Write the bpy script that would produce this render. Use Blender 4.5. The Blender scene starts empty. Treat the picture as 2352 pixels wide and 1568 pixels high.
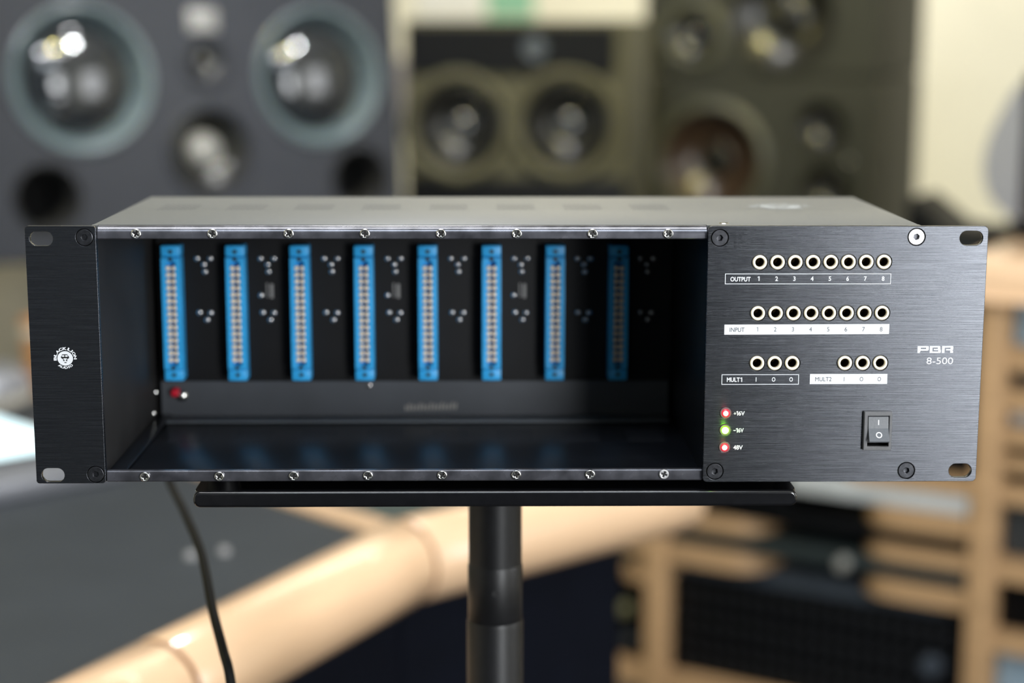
import bpy, bmesh, math, random
from mathutils import Vector, Matrix

random.seed(7)
C = bpy.context.scene.collection
S = bpy.context.scene
PI = math.pi
R = math.radians

# ------------------------------------------------------------------ camera, world, light, exposure
ZR = 1.10                                    # height of the rack chassis centre above the floor
cam_d = bpy.data.cameras.new('camera')
cam = bpy.data.objects.new('camera', cam_d)
C.objects.link(cam)
FX = 3902.69
cam_d.sensor_fit = 'HORIZONTAL'
cam_d.sensor_width = 36.0
cam_d.lens = FX / 2352 * 36.0
cam_fw = Vector((0.0189, 0.9845, -0.1746)).normalized()
cam_up = Vector((0.0012, 0.1746, 0.9846))
cam_r = cam_fw.cross(cam_up).normalized()
cam_up = cam_r.cross(cam_fw).normalized()
m = Matrix((cam_r, cam_up, -cam_fw)).transposed().to_4x4()
m.translation = Vector((-0.0147, -0.847, ZR + 0.1576))
cam.matrix_world = m
cam_d.clip_start = 0.05
cam_d.dof.use_dof = True
cam_d.dof.focus_distance = 0.862
cam_d.dof.aperture_fstop = 3.05
S.camera = cam

S.view_settings.view_transform = 'Standard'
S.view_settings.look = 'None'
S.view_settings.exposure = 0.0
S.view_settings.gamma = 1.0
S.view_settings.use_curve_mapping = False
S.cycles.use_denoising = True
S.cycles.max_bounces = 8
S.cycles.sample_clamp_indirect = 6.0

W = bpy.data.worlds.new('world')
S.world = W
W.use_nodes = True
W.node_tree.nodes['Background'].inputs['Color'].default_value = (0.5, 0.55, 0.62, 1)
W.node_tree.nodes['Background'].inputs['Strength'].default_value = 0.3


def area(name, loc, target, sx, sy, power, col, spread=180):
    d = bpy.data.lights.new(name, 'AREA')
    d.shape = 'RECTANGLE'
    d.size, d.size_y, d.energy, d.color = sx, sy, power, col
    d.spread = R(spread)
    o = bpy.data.objects.new(name, d)
    o.location = loc
    o.rotation_euler = (Vector(target) - Vector(loc)).to_track_quat('-Z', 'Y').to_euler()
    C.objects.link(o)
    return o


# daylight through the window in the wall behind the photographer
area('window_daylight', (1.46, -2.52, 1.30), (1.40, 0.0, 1.25), 0.85, 1.75, 46, (0.95, 0.98, 1.0))
area('added_ear_fill', (-0.95, -2.52, 1.25), (-0.9, 0.0, 1.2), 0.70, 1.60, 0.5, (0.70, 0.84, 1.0))  # fill added to brighten the left ear's reflection, no known window
# fill light added to brighten the armrest, as if through a right-wall window
area('added_armrest_fill', (2.44, -0.35, 1.40), (-0.1, 0.6, 0.8), 1.10, 1.20, 24, (0.97, 0.98, 1.0))
# key light added right of the camera to lift the chassis front
area('added_key_light', (0.74, -1.38, 1.17), (0.0, 0.0, 1.09), 0.36, 0.62, 12, (0.95, 0.98, 1.0))
# ceiling fixtures
area('ceiling_fixture_light', (-0.10, -0.03, 2.52), (-0.10, -0.03, 0), 1.2, 0.22, 22, (0.95, 0.97, 1.0))
area('front_fixture_light', (0.0, -1.15, 2.52), (0.0, -0.9, 0), 1.0, 0.40, 20, (0.80, 0.90, 1.0))
area('wall_fixture_light', (0.7, 2.9, 2.52), (0.9, 3.5, 1.2), 1.6, 0.30, 28, (1.0, 0.95, 0.84))


def spot_disc(name, loc, target, size, power, col, spread=180):
    d = bpy.data.lights.new(name, 'AREA')
    d.shape = 'DISK'
    d.size, d.energy, d.color = size, power, col
    d.spread = R(spread)
    o = bpy.data.objects.new(name, d)
    o.location = loc
    o.rotation_euler = (Vector(target) - Vector(loc)).to_track_quat('-Z', 'Y').to_euler()
    C.objects.link(o)


spot_disc('white_downlight', (-0.15, 1.36, 2.54), (-0.15, 1.30, 0), 0.18, 13, (0.97, 0.98, 1.0))
# two warm track spots aimed at the speakers
spot_disc('yellow_spotlight', (0.40, 0.45, 2.52), (0.45, 2.1, 1.15), 0.13, 2.4, (1.0, 0.87, 0.33), 46)
spot_disc('yellow_spotlight', (-0.06, 0.22, 2.52), (-0.42, 1.62, 1.20), 0.07, 1.0, (1.0, 0.87, 0.30), 40)
spot_disc('white_spotlight', (0.50, 0.58, 2.52), (-0.42, 1.62, 1.20), 0.07, 1.9, (0.96, 0.98, 1.0), 40)
spot_disc('white_spotlight', (-0.75, 0.10, 2.52), (-0.42, 1.62, 1.20), 0.08, 0.8, (0.90, 0.93, 1.0), 40)
spot_disc('yellow_wall_lamp', (-2.2, 1.05, 2.20), (0.4, 1.9, 1.2), 0.26, 10, (1.0, 0.88, 0.30))


# ------------------------------------------------------------------ helpers
def lin(h):
    h = h.lstrip('#')
    out = []
    for i in (0, 2, 4):
        v = int(h[i:i + 2], 16) / 255
        out.append(v / 12.92 if v <= 0.04045 else ((v + 0.055) / 1.055) ** 2.4)
    return tuple(out)


def mat(name, base, rough=0.5, metal=0.0, spec=0.5, coat=0.0, emit=None, estr=0.0, vary=0.0, scale=40, bump=0.0,
        stretch=(1, 1, 1), rvary=0.0, aniso=0.0, tangent=None, trans=0.0):
    if isinstance(base, str):
        base = lin(base)
    mt = bpy.data.materials.new(name)
    mt.use_nodes = True
    nt = mt.node_tree
    b = nt.nodes['Principled BSDF']
    b.inputs['Base Color'].default_value = (*base, 1)
    b.inputs['Roughness'].default_value = rough
    b.inputs['Metallic'].default_value = metal
    b.inputs['Specular IOR Level'].default_value = spec
    b.inputs['Coat Weight'].default_value = coat
    b.inputs['Transmission Weight'].default_value = trans
    if emit:
        b.inputs['Emission Color'].default_value = (*emit, 1)
        b.inputs['Emission Strength'].default_value = estr
    if aniso:
        b.inputs['Anisotropic'].default_value = aniso
        cx = nt.nodes.new('ShaderNodeCombineXYZ')
        for i in range(3):
            cx.inputs[i].default_value = tangent[i]
        nt.links.new(cx.outputs[0], b.inputs['Tangent'])
    if vary or bump or rvary:
        tc = nt.nodes.new('ShaderNodeTexCoord')
        mp = nt.nodes.new('ShaderNodeMapping')
        mp.inputs['Scale'].default_value = stretch
        nz = nt.nodes.new('ShaderNodeTexNoise')
        nz.inputs['Scale'].default_value = scale
        nz.inputs['Detail'].default_value = 5
        nt.links.new(tc.outputs['Object'], mp.inputs[0])
        nt.links.new(mp.outputs[0], nz.inputs['Vector'])
        if vary:
            rp = nt.nodes.new('ShaderNodeValToRGB')
            e = rp.color_ramp.elements
            e[0].position, e[1].position = 0.3, 0.7
            e[0].color = (*[max(0, c * (1 - vary)) for c in base], 1)
            e[1].color = (*[min(1, c * (1 + vary)) for c in base], 1)
            nt.links.new(nz.outputs['Fac'], rp.inputs[0])
            nt.links.new(rp.outputs[0], b.inputs['Base Color'])
        if rvary:
            mr = nt.nodes.new('ShaderNodeMapRange')
            mr.inputs['To Min'].default_value = max(0.02, rough - rvary)
            mr.inputs['To Max'].default_value = rough + rvary
            nt.links.new(nz.outputs['Fac'], mr.inputs['Value'])
            nt.links.new(mr.outputs[0], b.inputs['Roughness'])
        if bump:
            bp = nt.nodes.new('ShaderNodeBump')
            bp.inputs['Strength'].default_value = bump
            bp.inputs['Distance'].default_value = 0.0004
            nt.links.new(nz.outputs['Fac'], bp.inputs['Height'])
            nt.links.new(bp.outputs[0], b.inputs['Normal'])
    return mt


def fin(bm, smooth=True, ang=35):
    me = bpy.data.meshes.new('mesh')
    bmesh.ops.recalc_face_normals(bm, faces=bm.faces)
    bm.to_mesh(me)
    bm.free()
    if smooth:
        me.shade_smooth()
        me.set_sharp_from_angle(angle=R(ang))
    return me


def ob(name, geo, mt, parent=None, loc=(0, 0, 0), rot=(0, 0, 0), smooth=True, ang=35):
    me = fin(geo, smooth, ang) if isinstance(geo, bmesh.types.BMesh) else geo
    if mt is not None and len(me.materials) == 0:
        me.materials.append(mt)
    o = bpy.data.objects.new(name, me)
    C.objects.link(o)
    o.location = loc
    o.rotation_euler = rot
    if parent:
        o.parent = parent
    return o


def like(src, name=None, loc=None, parent=None, rot=None):
    o = src.copy()
    C.objects.link(o)
    if loc is not None:
        o.location = loc
    if rot is not None:
        o.rotation_euler = rot
    if parent is not None:
        o.parent = parent
    return o


def thing(name, label, cat, loc=(0, 0, 0), rot=(0, 0, 0), group=None):
    o = bpy.data.objects.new(name, None)
    o.empty_display_size = 0.05
    C.objects.link(o)
    o.location = loc
    o.rotation_euler = rot
    tag(o, label, cat, group)
    return o


def tag(o, label, cat, group=None):
    o['label'] = label
    o['category'] = cat
    if group:
        o['group'] = group
    return o


def struct(o):
    o['kind'] = 'structure'
    return o


def box(bm, x0, x1, y0, y1, z0, z1, bev=0.0, seg=2):
    r = bmesh.ops.create_cube(bm, size=1)
    vs = r['verts']
    for v in vs:
        v.co = Vector(((x0 + x1) / 2 + v.co.x * (x1 - x0), (y0 + y1) / 2 + v.co.y * (y1 - y0), (z0 + z1) / 2 + v.co.z * (z1 - z0)))
    if bev:
        es = list({e for v in vs for e in v.link_edges})
        bmesh.ops.bevel(bm, geom=es, offset=bev, segments=seg, affect='EDGES', profile=0.5)
    return bm


def B(*a, **k):
    return box(bmesh.new(), *a, **k)


def lathe(bm, prof, n=32, axis='y', c=(0, 0, 0)):
    """revolve (r, h) pairs about an axis; h runs along +axis"""
    rings = []
    for r, h in prof:
        ring = []
        if r < 1e-7:
            p = (0, h, 0) if axis == 'y' else (0, 0, h) if axis == 'z' else (h, 0, 0)
            ring = [bm.verts.new(Vector(p) + Vector(c))]
        else:
            for i in range(n):
                a = 2 * PI * i / n
                u, v = r * math.cos(a), r * math.sin(a)
                p = (u, h, v) if axis == 'y' else (u, v, h) if axis == 'z' else (h, u, v)
                ring.append(bm.verts.new(Vector(p) + Vector(c)))
        rings.append(ring)
    for a, b in zip(rings, rings[1:]):
        if len(a) == 1 and len(b) == 1:
            continue
        for i in range(n):
            j = (i + 1) % n
            if len(a) == 1:
                bm.faces.new((a[0], b[i], b[j]))
            elif len(b) == 1:
                bm.faces.new((a[i], a[j], b[0]))
            else:
                bm.faces.new((a[i], a[j], b[j], b[i]))
    return bm


def LT(prof, n=32, axis='y', c=(0, 0, 0)):
    return lathe(bmesh.new(), prof, n, axis, c)


def extr(pts, x0, x1):
    """closed (y, z) outline extruded along x"""
    bm = bmesh.new()
    a = [bm.verts.new((x0, y, z)) for y, z in pts]
    b = [bm.verts.new((x1, y, z)) for y, z in pts]
    n = len(pts)
    for i in range(n):
        j = (i + 1) % n
        bm.faces.new((a[i], a[j], b[j], b[i]))
    bm.faces.new(a)
    bm.faces.new(b)
    return bm


def circ(cx, cy, r, n=32):
    return [(cx + r * math.cos(2 * PI * i / n), cy + r * math.sin(2 * PI * i / n)) for i in range(n)]


def rrect(x0, x1, y0, y1, r=0.0, n=6):
    if r <= 0:
        return [(x0, y0), (x1, y0), (x1, y1), (x0, y1)]
    out = []
    for cx, cy, a0 in ((x1 - r, y0 + r, -90), (x1 - r, y1 - r, 0), (x0 + r, y1 - r, 90), (x0 + r, y0 + r, 180)):
        for i in range(n + 1):
            a = R(a0 + 90 * i / n)
            out.append((cx + r * math.cos(a), cy + r * math.sin(a)))
    return out


def curve_mesh(cu):
    o = bpy.data.objects.new('tmp', cu)
    C.objects.link(o)
    dg = bpy.context.evaluated_depsgraph_get()
    me = bpy.data.meshes.new_from_object(o.evaluated_get(dg))
    bpy.data.objects.remove(o)
    bpy.data.curves.remove(cu)
    me.materials.clear()
    return me


def plate(loops, y0, y1, bev=0.0, bres=1):
    """2-D outline with holes in the x-z plane, from y0 (front) to y1 (back), as a mesh"""
    cu = bpy.data.curves.new('plate', 'CURVE')
    cu.dimensions = '2D'
    cu.fill_mode = 'BOTH'
    t = (y1 - y0) / 2
    cu.extrude = max(t - bev, 0)
    if bev:
        cu.bevel_depth = bev
        cu.bevel_resolution = bres
        cu.offset = -bev
    for lp in loops:
        sp = cu.splines.new('POLY')
        sp.points.add(len(lp) - 1)
        for p, (x, z) in zip(sp.points, lp):
            p.co = (x, z, 0, 1)
        sp.use_cyclic_u = True
    me = curve_mesh(cu)
    me.transform(Matrix(((1, 0, 0, 0), (0, 0, -1, (y0 + y1) / 2), (0, 1, 0, 0), (0, 0, 0, 1))))
    me.shade_smooth()
    me.set_sharp_from_angle(angle=R(35))
    return me


def text_raw(body, weight=0.0):
    cu = bpy.data.curves.new('text', 'FONT')
    cu.body = body
    cu.size = 1.0
    cu.offset = weight
    cu.extrude = 0.0
    cu.resolution_u = 6
    return curve_mesh(cu)


def text(body, x0, x1, z0, z1, y, weight=0.0):
    """lettering that fills the x-z box, facing -y, as a list of verts and faces"""
    me = text_raw(body, weight)
    xs = [v.co.x for v in me.vertices]
    zs = [v.co.y for v in me.vertices]
    a, b, c, d = min(xs), max(xs), min(zs), max(zs)
    kx, kz = (x1 - x0) / max(b - a, 1e-6), (z1 - z0) / max(d - c, 1e-6)
    vs = [(x0 + (v.co.x - a) * kx, y, z0 + (v.co.y - c) * kz) for v in me.vertices]
    fs = [tuple(p.vertices) for p in me.polygons]
    bpy.data.meshes.remove(me)
    return vs, fs


def digit(ch, cx, cz, h, y, weight=0.0, wk=1.0):
    if ch == '1':
        return one(cx, cz, h, y, weight > 0.01)
    me = text_raw(ch, weight)
    xs = [v.co.x for v in me.vertices]
    zs = [v.co.y for v in me.vertices]
    k = h / (max(zs) - min(zs))
    w = (max(xs) - min(xs)) * k * wk
    bpy.data.meshes.remove(me)
    return text(ch, cx - w / 2, cx + w / 2, cz - h / 2, cz + h / 2, y, weight)


def one(cx, cz, h, y, bold=True):
    t = h * (0.20 if bold else 0.10)
    x1 = cx + t * 0.5 + h * 0.05
    x0 = x1 - t
    f = h * (0.17 if bold else 0.09)
    return polyset([[(x0, cz - h / 2), (x1, cz - h / 2), (x1, cz + h / 2), (x0, cz + h / 2)],
                    [(x0, cz + h / 2), (x0 - h * 0.22, cz + h * 0.36), (x0 - h * 0.22, cz + h * 0.36 - f), (x0, cz + h / 2 - f)]], y)


def polyset(polys, y):
    vs, fs = [], []
    for p in polys:
        fs.append(tuple(range(len(vs), len(vs) + len(p))))
        vs += [(x, y, z) for x, z in p]
    return vs, fs


def frame_poly(x0, x1, z0, z1, t, y, sk=0.0):
    """thin printed outline box; sk lifts the far end"""
    q = [((x0, z0), (x1, z0), (x1, z0 + t), (x0, z0 + t)), ((x0, z1 - t), (x1, z1 - t), (x1, z1), (x0, z1)),
         ((x0, z0 + t), (x0 + t, z0 + t), (x0 + t, z1 - t), (x0, z1 - t)), ((x1 - t, z0 + t), (x1, z0 + t), (x1, z1 - t), (x1 - t, z1 - t))]
    return polyset(q, y)


def flat(name, parts, mt, parent, loc=(0, 0, 0)):
    vs, fs = [], []
    for v, f in parts:
        n = len(vs)
        vs += v
        fs += [tuple(i + n for i in q) for q in f]
    me = bpy.data.meshes.new(name)
    me.from_pydata(vs, [], fs)
    return ob(name, me, mt, parent, loc)


def tube(path, r, n=10, res=8):
    """round tube along a smooth path"""
    pts = []
    P = [Vector(p) for p in path]
    for i in range(len(P) - 1):
        p0, p1, p2, p3 = P[max(i - 1, 0)], P[i], P[i + 1], P[min(i + 2, len(P) - 1)]
        for k in range(res):
            t = k / res
            pts.append(0.5 * ((2 * p1) + (p2 - p0) * t + (2 * p0 - 5 * p1 + 4 * p2 - p3) * t * t + (3 * p1 - p0 - 3 * p2 + p3) * t ** 3))
    pts.append(P[-1])
    bm = bmesh.new()
    prev = None
    first = None
    for i, p in enumerate(pts):
        d = (pts[min(i + 1, len(pts) - 1)] - pts[max(i - 1, 0)]).normalized()
        u = d.cross(Vector((0.3, 1, 0.1))).normalized()
        w = d.cross(u)
        ring = [bm.verts.new(p + r * (math.cos(2 * PI * k / n) * u + math.sin(2 * PI * k / n) * w)) for k in range(n)]
        if prev:
            for k in range(n):
                bm.faces.new((prev[k], prev[(k + 1) % n], ring[(k + 1) % n], ring[k]))
        else:
            first = ring
        prev = ring
    bm.faces.new(first)
    bm.faces.new(prev)
    return bm


# ------------------------------------------------------------------ materials
M = {}
M['wall'] = mat('cream_wall_paint', '#E9E5D3', 0.75, vary=0.03, scale=6, bump=0.1)
M['dark_wall'] = mat('dark_acoustic_wall', '#3A424D', 0.85, vary=0.08, scale=8)
M['ceiling'] = mat('ceiling_paint', '#E4E2DA', 0.8, vary=0.03, scale=5)
M['floor'] = mat('dark_carpet', '#17191C', 0.95, vary=0.25, scale=60)
M['glass'] = mat('window_glass', (0.95, 0.97, 0.97), 0.02, trans=1.0, vary=0.01, scale=5)
M['trim'] = mat('white_trim', '#DAD8CF', 0.5, vary=0.02, scale=10)
M['brushed'] = mat('brushed_black_anodised', (0.068, 0.071, 0.079), 0.27, metal=0.92, spec=0.4, vary=0.30, scale=9, bump=0.18,
                   stretch=(3.0, 1, 420), rvary=0.05, aniso=0.82, tangent=(0, 0, 1))
M['chassis'] = mat('satin_charcoal_cover', (0.108, 0.112, 0.112), 0.42, spec=0.6, vary=0.04, scale=300)
M['inner'] = mat('black_inner_sheet', (0.009, 0.010, 0.013), 0.30, spec=0.4, vary=0.2, scale=30)
M['sideinner'] = mat('matte_black_side', (0.020, 0.019, 0.019), 0.55, spec=0.3, vary=0.2, scale=30)
M['lip'] = mat('painted_lit_strip', (0.055, 0.06, 0.07), 0.42, spec=0.5, vary=0.1, scale=30)
M['bend'] = mat('painted_sheen_bend', (0.13, 0.145, 0.165), 0.4, vary=0.1, scale=30)
M['rail'] = mat('worn_black_rail', (0.10, 0.10, 0.115), 0.25, metal=0.6, spec=0.6, vary=0.45, scale=90, stretch=(1, 1, 1), rvary=0.1)
M['steel'] = mat('bright_screw_steel', (0.72, 0.71, 0.69), 0.18, metal=1, vary=0.12, scale=300)
M['blackscrew'] = mat('black_oxide_screw', (0.045, 0.046, 0.052), 0.30, metal=0.75, vary=0.4, scale=500)
M['silverscrew'] = mat('silver_screw', (0.50, 0.49, 0.50), 0.36, metal=0.6, vary=0.06, scale=400)
M['recess'] = mat('dark_recess', (0.006, 0.006, 0.007), 0.5)
M['gold'] = mat('pale_gold_plating', (1.0, 0.88, 0.68), 0.32, metal=0.2, vary=0.04, scale=300)
M['bore'] = mat('jack_bore_brass', (0.060, 0.040, 0.018), 0.40, metal=0.7, vary=0.2, scale=200)
M['nylon'] = mat('black_nylon', (0.008, 0.008, 0.010), 0.45)
M['print'] = mat('white_print', (0.74, 0.75, 0.78), 0.6, vary=0.03, scale=200)
M['printdark'] = mat('grey_print', (0.045, 0.05, 0.065), 0.6, vary=0.05, scale=200)
M['floorvent'] = mat('floor_vent_edge', (0.030, 0.030, 0.036), 0.5, vary=0.05, scale=200)
M['vent'] = mat('vent_shadow', (0.070, 0.072, 0.072), 0.6, vary=0.05, scale=200)
M['toplogo'] = mat('faded_white_print', (0.30, 0.31, 0.31), 0.6, vary=0.1, scale=200)
M['blue'] = mat('blue_connector_plastic', (0.030, 0.41, 0.86), 0.40, vary=0.08, scale=120)
M['contact'] = mat('copper_contact', (1.0, 0.79, 0.62), 0.30, metal=0.0, vary=0.15, scale=600)
M['pcb'] = mat('black_solder_mask', (0.0035, 0.0035, 0.0042), 0.5, spec=0.25, vary=0.2, scale=60)
M['solder'] = mat('solder', (0.55, 0.55, 0.55), 0.25, metal=0.9, vary=0.1, scale=500)
M['silk'] = mat('silkscreen', (0.22, 0.21, 0.20), 0.6, vary=0.1, scale=300)
M['ledclear'] = mat('clear_lens_rim', (0.16, 0.11, 0.11), 0.2, coat=0.6, vary=0.1, scale=200)
M['ledred'] = mat('red_lens', (0.7, 0.03, 0.05), 0.15, emit=(1, 0.03, 0.06), estr=0.45, vary=0.05, scale=200)
M['ledredcore'] = mat('red_led_chip', (1, 0.8, 0.7), 0.3, emit=(1.0, 0.68, 0.52), estr=3.2)
M['ledgreen'] = mat('green_lens', (0.2, 0.7, 0.02), 0.15, emit=(0.28, 0.80, 0.0), estr=1.0, vary=0.05, scale=200)
M['ledgreencore'] = mat('green_led_chip', (1, 1, 0.8), 0.3, emit=(0.85, 1.0, 0.50), estr=3.0)
M['redbead'] = mat('red_bead', (0.55, 0.01, 0.03), 0.25, vary=0.1, scale=300)
M['switch'] = mat('switch_plastic', (0.10, 0.10, 0.105), 0.42, vary=0.1, scale=800, bump=0.1)
M['rocker'] = mat('rocker_plastic', (0.085, 0.09, 0.10), 0.38, vary=0.08, scale=800, bump=0.1)
M['stand'] = mat('black_stand_paint', (0.006, 0.006, 0.007), 0.14, spec=0.6, vary=0.2, scale=200)
M['pole'] = mat('black_pole_paint', (0.006, 0.006, 0.007), 0.42, spec=0.4, vary=0.2, scale=200)
M['cable'] = mat('cable_rubber', (0.005, 0.005, 0.005), 0.6, spec=0.15, vary=0.2, scale=300)
M['cab_blue'] = mat('slate_cabinet_paint', '#2A2C32', 0.50, spec=0.15, vary=0.08, scale=60, bump=0.15)
M['surround'] = mat('teal_grey_rubber', '#4C585D', 0.32, vary=0.06, scale=40)
M['gloss'] = mat('gloss_black_cone', (0.010, 0.012, 0.015), 0.10, spec=0.7, coat=0.5, vary=0.2, scale=20)
M['cone'] = mat('matte_dark_cone', (0.010, 0.010, 0.009), 0.27, vary=0.2, scale=30)
M['brown_cone'] = mat('brown_cone', (0.030, 0.019, 0.013), 0.28, vary=0.2, scale=20)
M['port'] = mat('port_black', (0.003, 0.003, 0.003), 0.9, vary=0.2, scale=50)
M['grey_dome'] = mat('grey_dome', (0.17, 0.17, 0.165), 0.35, vary=0.08, scale=80)
M['badge'] = mat('brushed_badge', (0.19, 0.19, 0.19), 0.45, metal=0.2, vary=0.1, scale=60)
M['cab_olive'] = mat('olive_grey_cabinet', '#464435', 0.6, spec=0.2, vary=0.08, scale=50, bump=0.15)
M['shade_olive'] = mat('olive_side_shade', '#2B2919', 0.6, vary=0.08, scale=50)
M['cab_grey'] = mat('charcoal_cabinet', '#30312D', 0.55, spec=0.18, vary=0.08, scale=50, bump=0.15)
M['rim_grey'] = mat('waveguide_grey', '#43443B', 0.40, vary=0.06, scale=50)
M['desk'] = mat('charcoal_desk_laminate', '#33383E', 0.50, spec=0.3, vary=0.06, scale=14, bump=0.1)
M['desk_green'] = mat('greenish_desk_laminate', '#3C4745', 0.50, spec=0.3, vary=0.06, scale=14)
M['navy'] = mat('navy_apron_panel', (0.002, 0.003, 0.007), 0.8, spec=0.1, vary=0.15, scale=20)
M['oak'] = mat('pale_oiled_maple', '#E2BE9A', 0.24, vary=0.08, scale=5, stretch=(1, 1, 14), coat=0.6)
M['joint'] = mat('brown_joint', '#7A4E2C', 0.5, vary=0.1, scale=30)
M['oak2'] = mat('rack_ply', '#B08E68', 0.5, vary=0.14, scale=6, stretch=(2, 2, 20))
M['gear_black'] = mat('gear_black', (0.0022, 0.0025, 0.0032), 0.5, spec=0.15, vary=0.2, scale=60)
M['socket'] = mat('socket_nut', (0.016, 0.018, 0.022), 0.35, metal=0.3, vary=0.3, scale=60)
M['gear_teal'] = mat('gear_dark_teal', '#232B2C', 0.45, vary=0.15, scale=60)
M['gear_blue'] = mat('gear_slate_blue', '#3C434C', 0.45, vary=0.15, scale=60)
M['gear_grey'] = mat('gear_silver_grey', '#C4C8C9', 0.4, metal=0.1, vary=0.08, scale=60)
M['gear_dark'] = mat('gear_dark_grey', '#34393C', 0.45, vary=0.15, scale=60)
M['gear_sky'] = mat('gear_pale_blue', '#9BB3C4', 0.4, metal=0.2, vary=0.12, scale=30)
M['knob_grey'] = mat('knob_grey', (0.45, 0.45, 0.42), 0.3, metal=0.5, vary=0.1, scale=100)
M['knob_light'] = mat('knob_light', (0.34, 0.34, 0.35), 0.35, metal=0.1, vary=0.05, scale=100)
M['knob_brass'] = mat('knob_brass', (0.40, 0.38, 0.20), 0.3, metal=0.6, vary=0.1, scale=100)
M['screen_lit'] = mat('lit_screen', (0.6, 0.8, 0.9), 0.2, emit=(0.74, 0.95, 1.0), estr=1.3)
M['bezel_grey'] = mat('aluminium_bezel', '#85878E', 0.35, metal=0.3, vary=0.05, scale=60)
M['screen_off'] = mat('black_glass', (0.006, 0.006, 0.007), 0.12, vary=0.1, scale=20)
M['silver_shell'] = mat('silver_shell', '#A9ABB6', 0.40, metal=0.25, vary=0.04, scale=40)
M['orange'] = mat('orange_plastic', '#A9794E', 0.5, vary=0.1, scale=40)
M['greycase'] = mat('grey_case', '#B9B4AA', 0.6, vary=0.1, scale=40)
M['lavender'] = mat('painted_wall_shade', '#9C989C', 0.9, vary=0.05, scale=150, bump=0.2)
M['paper'] = mat('paper_white', '#E8E8E4', 0.7, vary=0.02, scale=30)
M['green'] = mat('green_paper', '#8CC0A4', 0.7, vary=0.08, scale=30)
M['lamp'] = mat('lamp_diffuser', (0.9, 0.9, 0.9), 0.5, emit=(1, 0.97, 0.92), estr=2.0)

# ------------------------------------------------------------------ the room
X0, X1, Y0, Y1, Z1 = -2.3, 2.5, -2.62, 3.6, 2.6
struct(ob('floor', B(X0, X1, Y0, Y1, -0.1, 0.0), M['floor']))
struct(ob('ceiling', B(X0, X1, Y0, Y1, Z1, Z1 + 0.1), M['ceiling']))
struct(ob('wall_back', B(X0 - 0.1, X1 + 0.1, Y1, Y1 + 0.1, 0, Z1), M['wall']))
struct(ob('wall_left', B(X0 - 0.1, X0, Y0, Y1, 0, Z1), M['wall']))
struct(ob('wall_right', plate([rrect(Y0, Y1, 0, Z1), rrect(-0.93, 0.23, 0.76, 2.04)], -X1 - 0.1, -X1), M['wall'], None, (0, 0, 0), (0, 0, R(90))))
struct(ob('wall_front', plate([rrect(X0 - 0.1, X1 + 0.1, 0, Z1), rrect(1.0, 1.92, 0.38, 2.22), rrect(-1.32, -0.58, 0.42, 2.10)], Y0 - 0.1, Y0), M['dark_wall']))
wf = struct(ob('window_1', plate([rrect(0.96, 1.96, 0.34, 2.26), rrect(1.03, 1.89, 0.41, 2.19)], Y0 - 0.06, Y0 + 0.02, 0.004), M['trim']))
ob('mullion', B(1.44, 1.48, Y0 - 0.05, Y0 - 0.01, 0.41, 2.19, 0.004), M['trim'], wf)
struct(ob('added_window_2', plate([rrect(-1.36, -0.54, 0.38, 2.14), rrect(-1.29, -0.61, 0.45, 2.07)], Y0 - 0.06, Y0 + 0.02, 0.004), M['trim']))  # unseen window added to go with the ear fill light
w3 = struct(ob('added_window_3', plate([rrect(-0.97, 0.27, 0.72, 2.08), rrect(-0.90, 0.20, 0.79, 2.01)], -X1 - 0.06, -X1 + 0.02, 0.004), M['trim'], None, (0, 0, 0), (0, 0, R(90))))  # unseen window added to go with the armrest fill light
ob('pane', B(-0.90, 0.20, -X1 - 0.03, -X1 - 0.025, 0.79, 2.01), M['glass'], w3)
ob('pane', B(1.03, 1.89, Y0 - 0.03, Y0 - 0.025, 0.41, 2.19), M['glass'], wf)
ob('pane', B(-1.29, -0.61, Y0 - 0.03, Y0 - 0.025, 0.45, 2.07), M['glass'], bpy.data.objects['added_window_2'])
struct(ob('baseboard_back', B(X0, X1, Y1 - 0.015, Y1, 0, 0.1, 0.003), M['trim']))

# ------------------------------------------------------------------ the rack chassis
FOOT = 0.0715                                # chassis centre above the shelf it stands on
K = (0, 0, FOOT)
rack = thing('rack_chassis', 'long black brushed-metal rack chassis with eight empty bays of blue edge connectors', 'rack unit', (0, 0, ZR - FOOT))
mm = 0.001

# shell: top, floor, side, back, divider
bm = B(-0.209, 0.208, 0.0078, 0.161, 0.0645, 0.0660, 0.0004)
box(bm, 0.0998, 0.208, 0.0042, 0.0079, 0.0646, 0.0660)
box(bm, -0.209, -0.2062, 0.0042, 0.0079, 0.0646, 0.0660)
ob('top_cover', bm, M['chassis'], rack, K)
ob('floor_plate', B(-0.209, 0.208, 0.0042, 0.161, -0.0660, -0.0645, 0.0004), M['inner'], rack, K)
ob('side_plate', B(-0.209, -0.2075, 0.0042, 0.161, -0.0645, 0.0645), M['sideinner'], rack, K)
ob('side_plate', B(0.2065, 0.208, 0.0042, 0.161, -0.0645, 0.0645), M['inner'], rack, K)
ob('back_plate', B(-0.2075, 0.2065, 0.1595, 0.161, -0.0645, 0.0645), M['inner'], rack, K)
ob('divider_plate', B(0.1005, 0.1020, 0.0042, 0.1590, -0.0645, 0.0645), M['inner'], rack, K)
ob('side_flange', B(-0.2073, -0.1985, 0.006, 0.148, -0.0643, -0.0628, 0.0004), M['inner'], rack, K)
for x in (-0.15, 0.15):
    for y in (0.03, 0.135):
        ob('rubber_foot', LT([(0, -FOOT), (0.0075, -FOOT), (0.009, -0.0660), (0, -0.0660)], 20, 'z', (x, y, 0)), M['nylon'], rack, K)

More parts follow.
